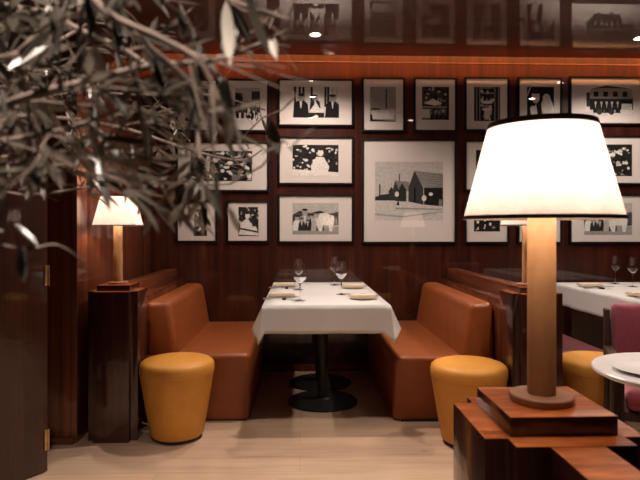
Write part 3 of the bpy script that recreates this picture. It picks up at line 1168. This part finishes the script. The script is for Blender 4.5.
def twig(bm, p, d, length, r, leaves=True):
    global nleaf
    pts = [p]
    dd = d.normalized()
    n = max(4, int(length / .018))
    st = length / n
    for k in range(n):
        dd = (dd + Vector((ro.uniform(-.12, .12), ro.uniform(-.12, .12), ro.uniform(-.13, .09)))).normalized()
        q = pts[-1] + dd * st
        x, y, f = proj(q)
        if f < .33 or (x > -40 and not mask(x, y)):
            break
        pts.append(q)
        if leaves and k > 0:
            ax = Vector((ro.uniform(-1, 1), ro.uniform(-1, 1), ro.uniform(-1, 1))).cross(dd)
            if ax.length < .05:
                continue
            ax.normalize()
            for s in (-1, 1):
                if ro.random() < .34:
                    continue
                ld = (dd * ro.uniform(.7, 1.2) + ax * s * ro.uniform(.4, .8)).normalized()
                Ln = ro.uniform(.030, .054)
                if ok_leaf(q, ld, Ln):
                    leaf(q, ld, Vector((ro.uniform(-.6, .6), ro.uniform(-.6, .6), 1)), Ln, ro.uniform(.0065, .0112))
                    nleaf += 1
    if len(pts) > 2:
        # leaf at the tip
        if leaves and ok_leaf(pts[-1], dd, .04):
            leaf(pts[-1], dd, Vector((0, 0, 1)), .045, .010)
        tube(pts, [r * (1 - .7 * k / len(pts)) for k in range(len(pts))], 5, bm)


for li, (way, r) in enumerate(LIMBS):
    pts = [Vector(way[0])] + [at(*w) for w in way[1:]]
    # smooth the poly line
    sm = []
    for i in range(len(pts) - 1):
        p0 = pts[max(i - 1, 0)]
        p1, p2 = pts[i], pts[i + 1]
        p3 = pts[min(i + 2, len(pts) - 1)]
        for k in range(6):
            q = k / 6
            sm.append(.5 * ((2 * p1) + (p2 - p0) * q + (2 * p0 - 5 * p1 + 4 * p2 - p3) * q * q + (3 * p1 - p0 - 3 * p2 + p3) * q ** 3))
    sm.append(pts[-1])
    n = len(sm)
    bm = bmesh.new()
    tube(sm, [r * (1.25 - .8 * k / n) for k in range(n)], 8, bm)
    dens = .35 if li == 4 else (.6 if li == 8 else 1.0)
    for k in range(5, n - 1):
        d0 = (sm[k + 1] - sm[k]).normalized()
        x, y, f = proj(sm[k])
        if x < -60 or f < .35:
            continue
        for rep in range(2):
            if ro.random() > dens * .25:
                continue
            side = Vector((ro.uniform(-1, 1), ro.uniform(-.7, 1), ro.uniform(-1, .8))).normalized()
            d = (d0 * .8 + side * .9).normalized()
            twig(bm, sm[k], d, ro.uniform(.06, .20) * (.6 + .4 * f), r * .30)
    obj('branch', bm, M['bark'], tree)
# larger leaves close to the lens and on the bare stalk lower left
for (xa, ya, xb, yb, Y, Wd, turn) in (
        (248, -14, 262, 62, .47, .019, .1), (226, 0, 232, 70, .50, .011, .3), (300, -8, 268, 52, .46, .012, .2), (122, 4, 116, 52, .48, .014, .2),
        (205, 112, 268, 116, .50, .014, .9), (262, 68, 330, 96, .50, .008, .5), (150, 84, 188, 60, .50, .013, .4), (290, 150, 312, 124, .50, .011, .2),
        (268, 118, 280, 162, .52, .011, .3), (30, 62, 64, 66, .60, .010, .8), (40, 28, 54, 10, .55, .016, .2), (98, 136, 128, 166, .60, .008, .5),
        (72, 152, 98, 164, .60, .011, .6), (182, 144, 204, 168, .56, .012, .3), (186, 182, 176, 196, .55, .013, .2), (186, 206, 214, 196, .55, .008, .5),
        (178, 208, 192, 240, .52, .008, .4), (228, 206, 238, 236, .52, .007, .2), (20, 248, 24, 282, .50, .009, .1), (24, 246, 28, 262, .48, .008, .3),
        (12, 222, 40, 246, .50, .006, .5), (4, 170, -2, 212, .46, .012, .3), (60, 168, 64, 186, .7, .012, .2), (88, 176, 118, 212, .8, .007, .4),
        (122, 178, 130, 204, .8, .007, .2), (110, 184, 124, 196, .8, .006, .2), (296, 96, 282, 110, .7, .009, .3), (282, 142, 262, 158, .62, .008, .4)):
    a, c = at(xa, ya, Y), at(xb, yb, Y + ro.uniform(-.02, .02))
    leaf(a, c - a, Vector((ro.uniform(-.3, .3), -turn * .6, 1)), (c - a).length, Wd)
# thin stalks carrying them
st = bmesh.new()
for way in (([(205, 60, .56), (240, 66, .52), (262, 68, .50), (272, 74, .5)]), ([(190, 186, .88), (230, 184, .8), (262, 166, .62), (284, 140, .52), (292, 150, .5)]),
            ([(218, 100, .45), (206, 112, .50)]), ([(232, -20, .5), (248, -14, .47)]), ([(57, 245, .5), (40, 247, .5), (20, 248, .5), (12, 222, .5)]),
            ([(240, 140, 1.1), (262, 118, .9), (282, 110, .7), (298, 94, .7)]), ([(142, 186, .84), (150, 150, .7), (182, 144, .56)]), ([(20, 190, .6), (32, 186, .58), (60, 184, .6), (98, 186, .7)])):
    tube([at(*w) for w in way], .0011, 6, st)
obj('branch', st, M['bark'], tree)
fo = obj('foliage', leafbm, M['leaf'], tree)
print('leaves', nleaf)

# ------------------------------------------------------------------ world, camera, view
w = bpy.data.worlds.new('room_dark')
bpy.context.scene.world = w
w.use_nodes = True
w.node_tree.nodes['Background'].inputs[0].default_value = (.02, .012, .008, 1)
w.node_tree.nodes['Background'].inputs[1].default_value = .2

cd = bpy.data.cameras.new('camera')
cam = link(bpy.data.objects.new('camera', cd))
cam.location = (0, 0, HC)
cam.rotation_euler = (PI / 2, 0, -TH)
cd.sensor_width = 36
cd.lens = F / 640 * 36
cd.shift_y = -(240 - HY) / 640
cd.clip_start = .02
cd.dof.use_dof = True
cd.dof.focus_distance = 2.2
cd.dof.aperture_fstop = cd.lens / 5.2
bpy.context.scene.camera = cam

sc = bpy.context.scene
sc.view_settings.view_transform = 'Standard'
sc.view_settings.look = 'None'
sc.view_settings.gamma = 1
sc.view_settings.use_curve_mapping = False
sc.view_settings.exposure = 0.54
sc.cycles.use_denoising = True
sc.cycles.max_bounces = 10
sc.cycles.transparent_max_bounces = 12
sc.cycles.caustics_reflective = False
sc.cycles.caustics_refractive = True
sc.cycles.sample_clamp_indirect = 6
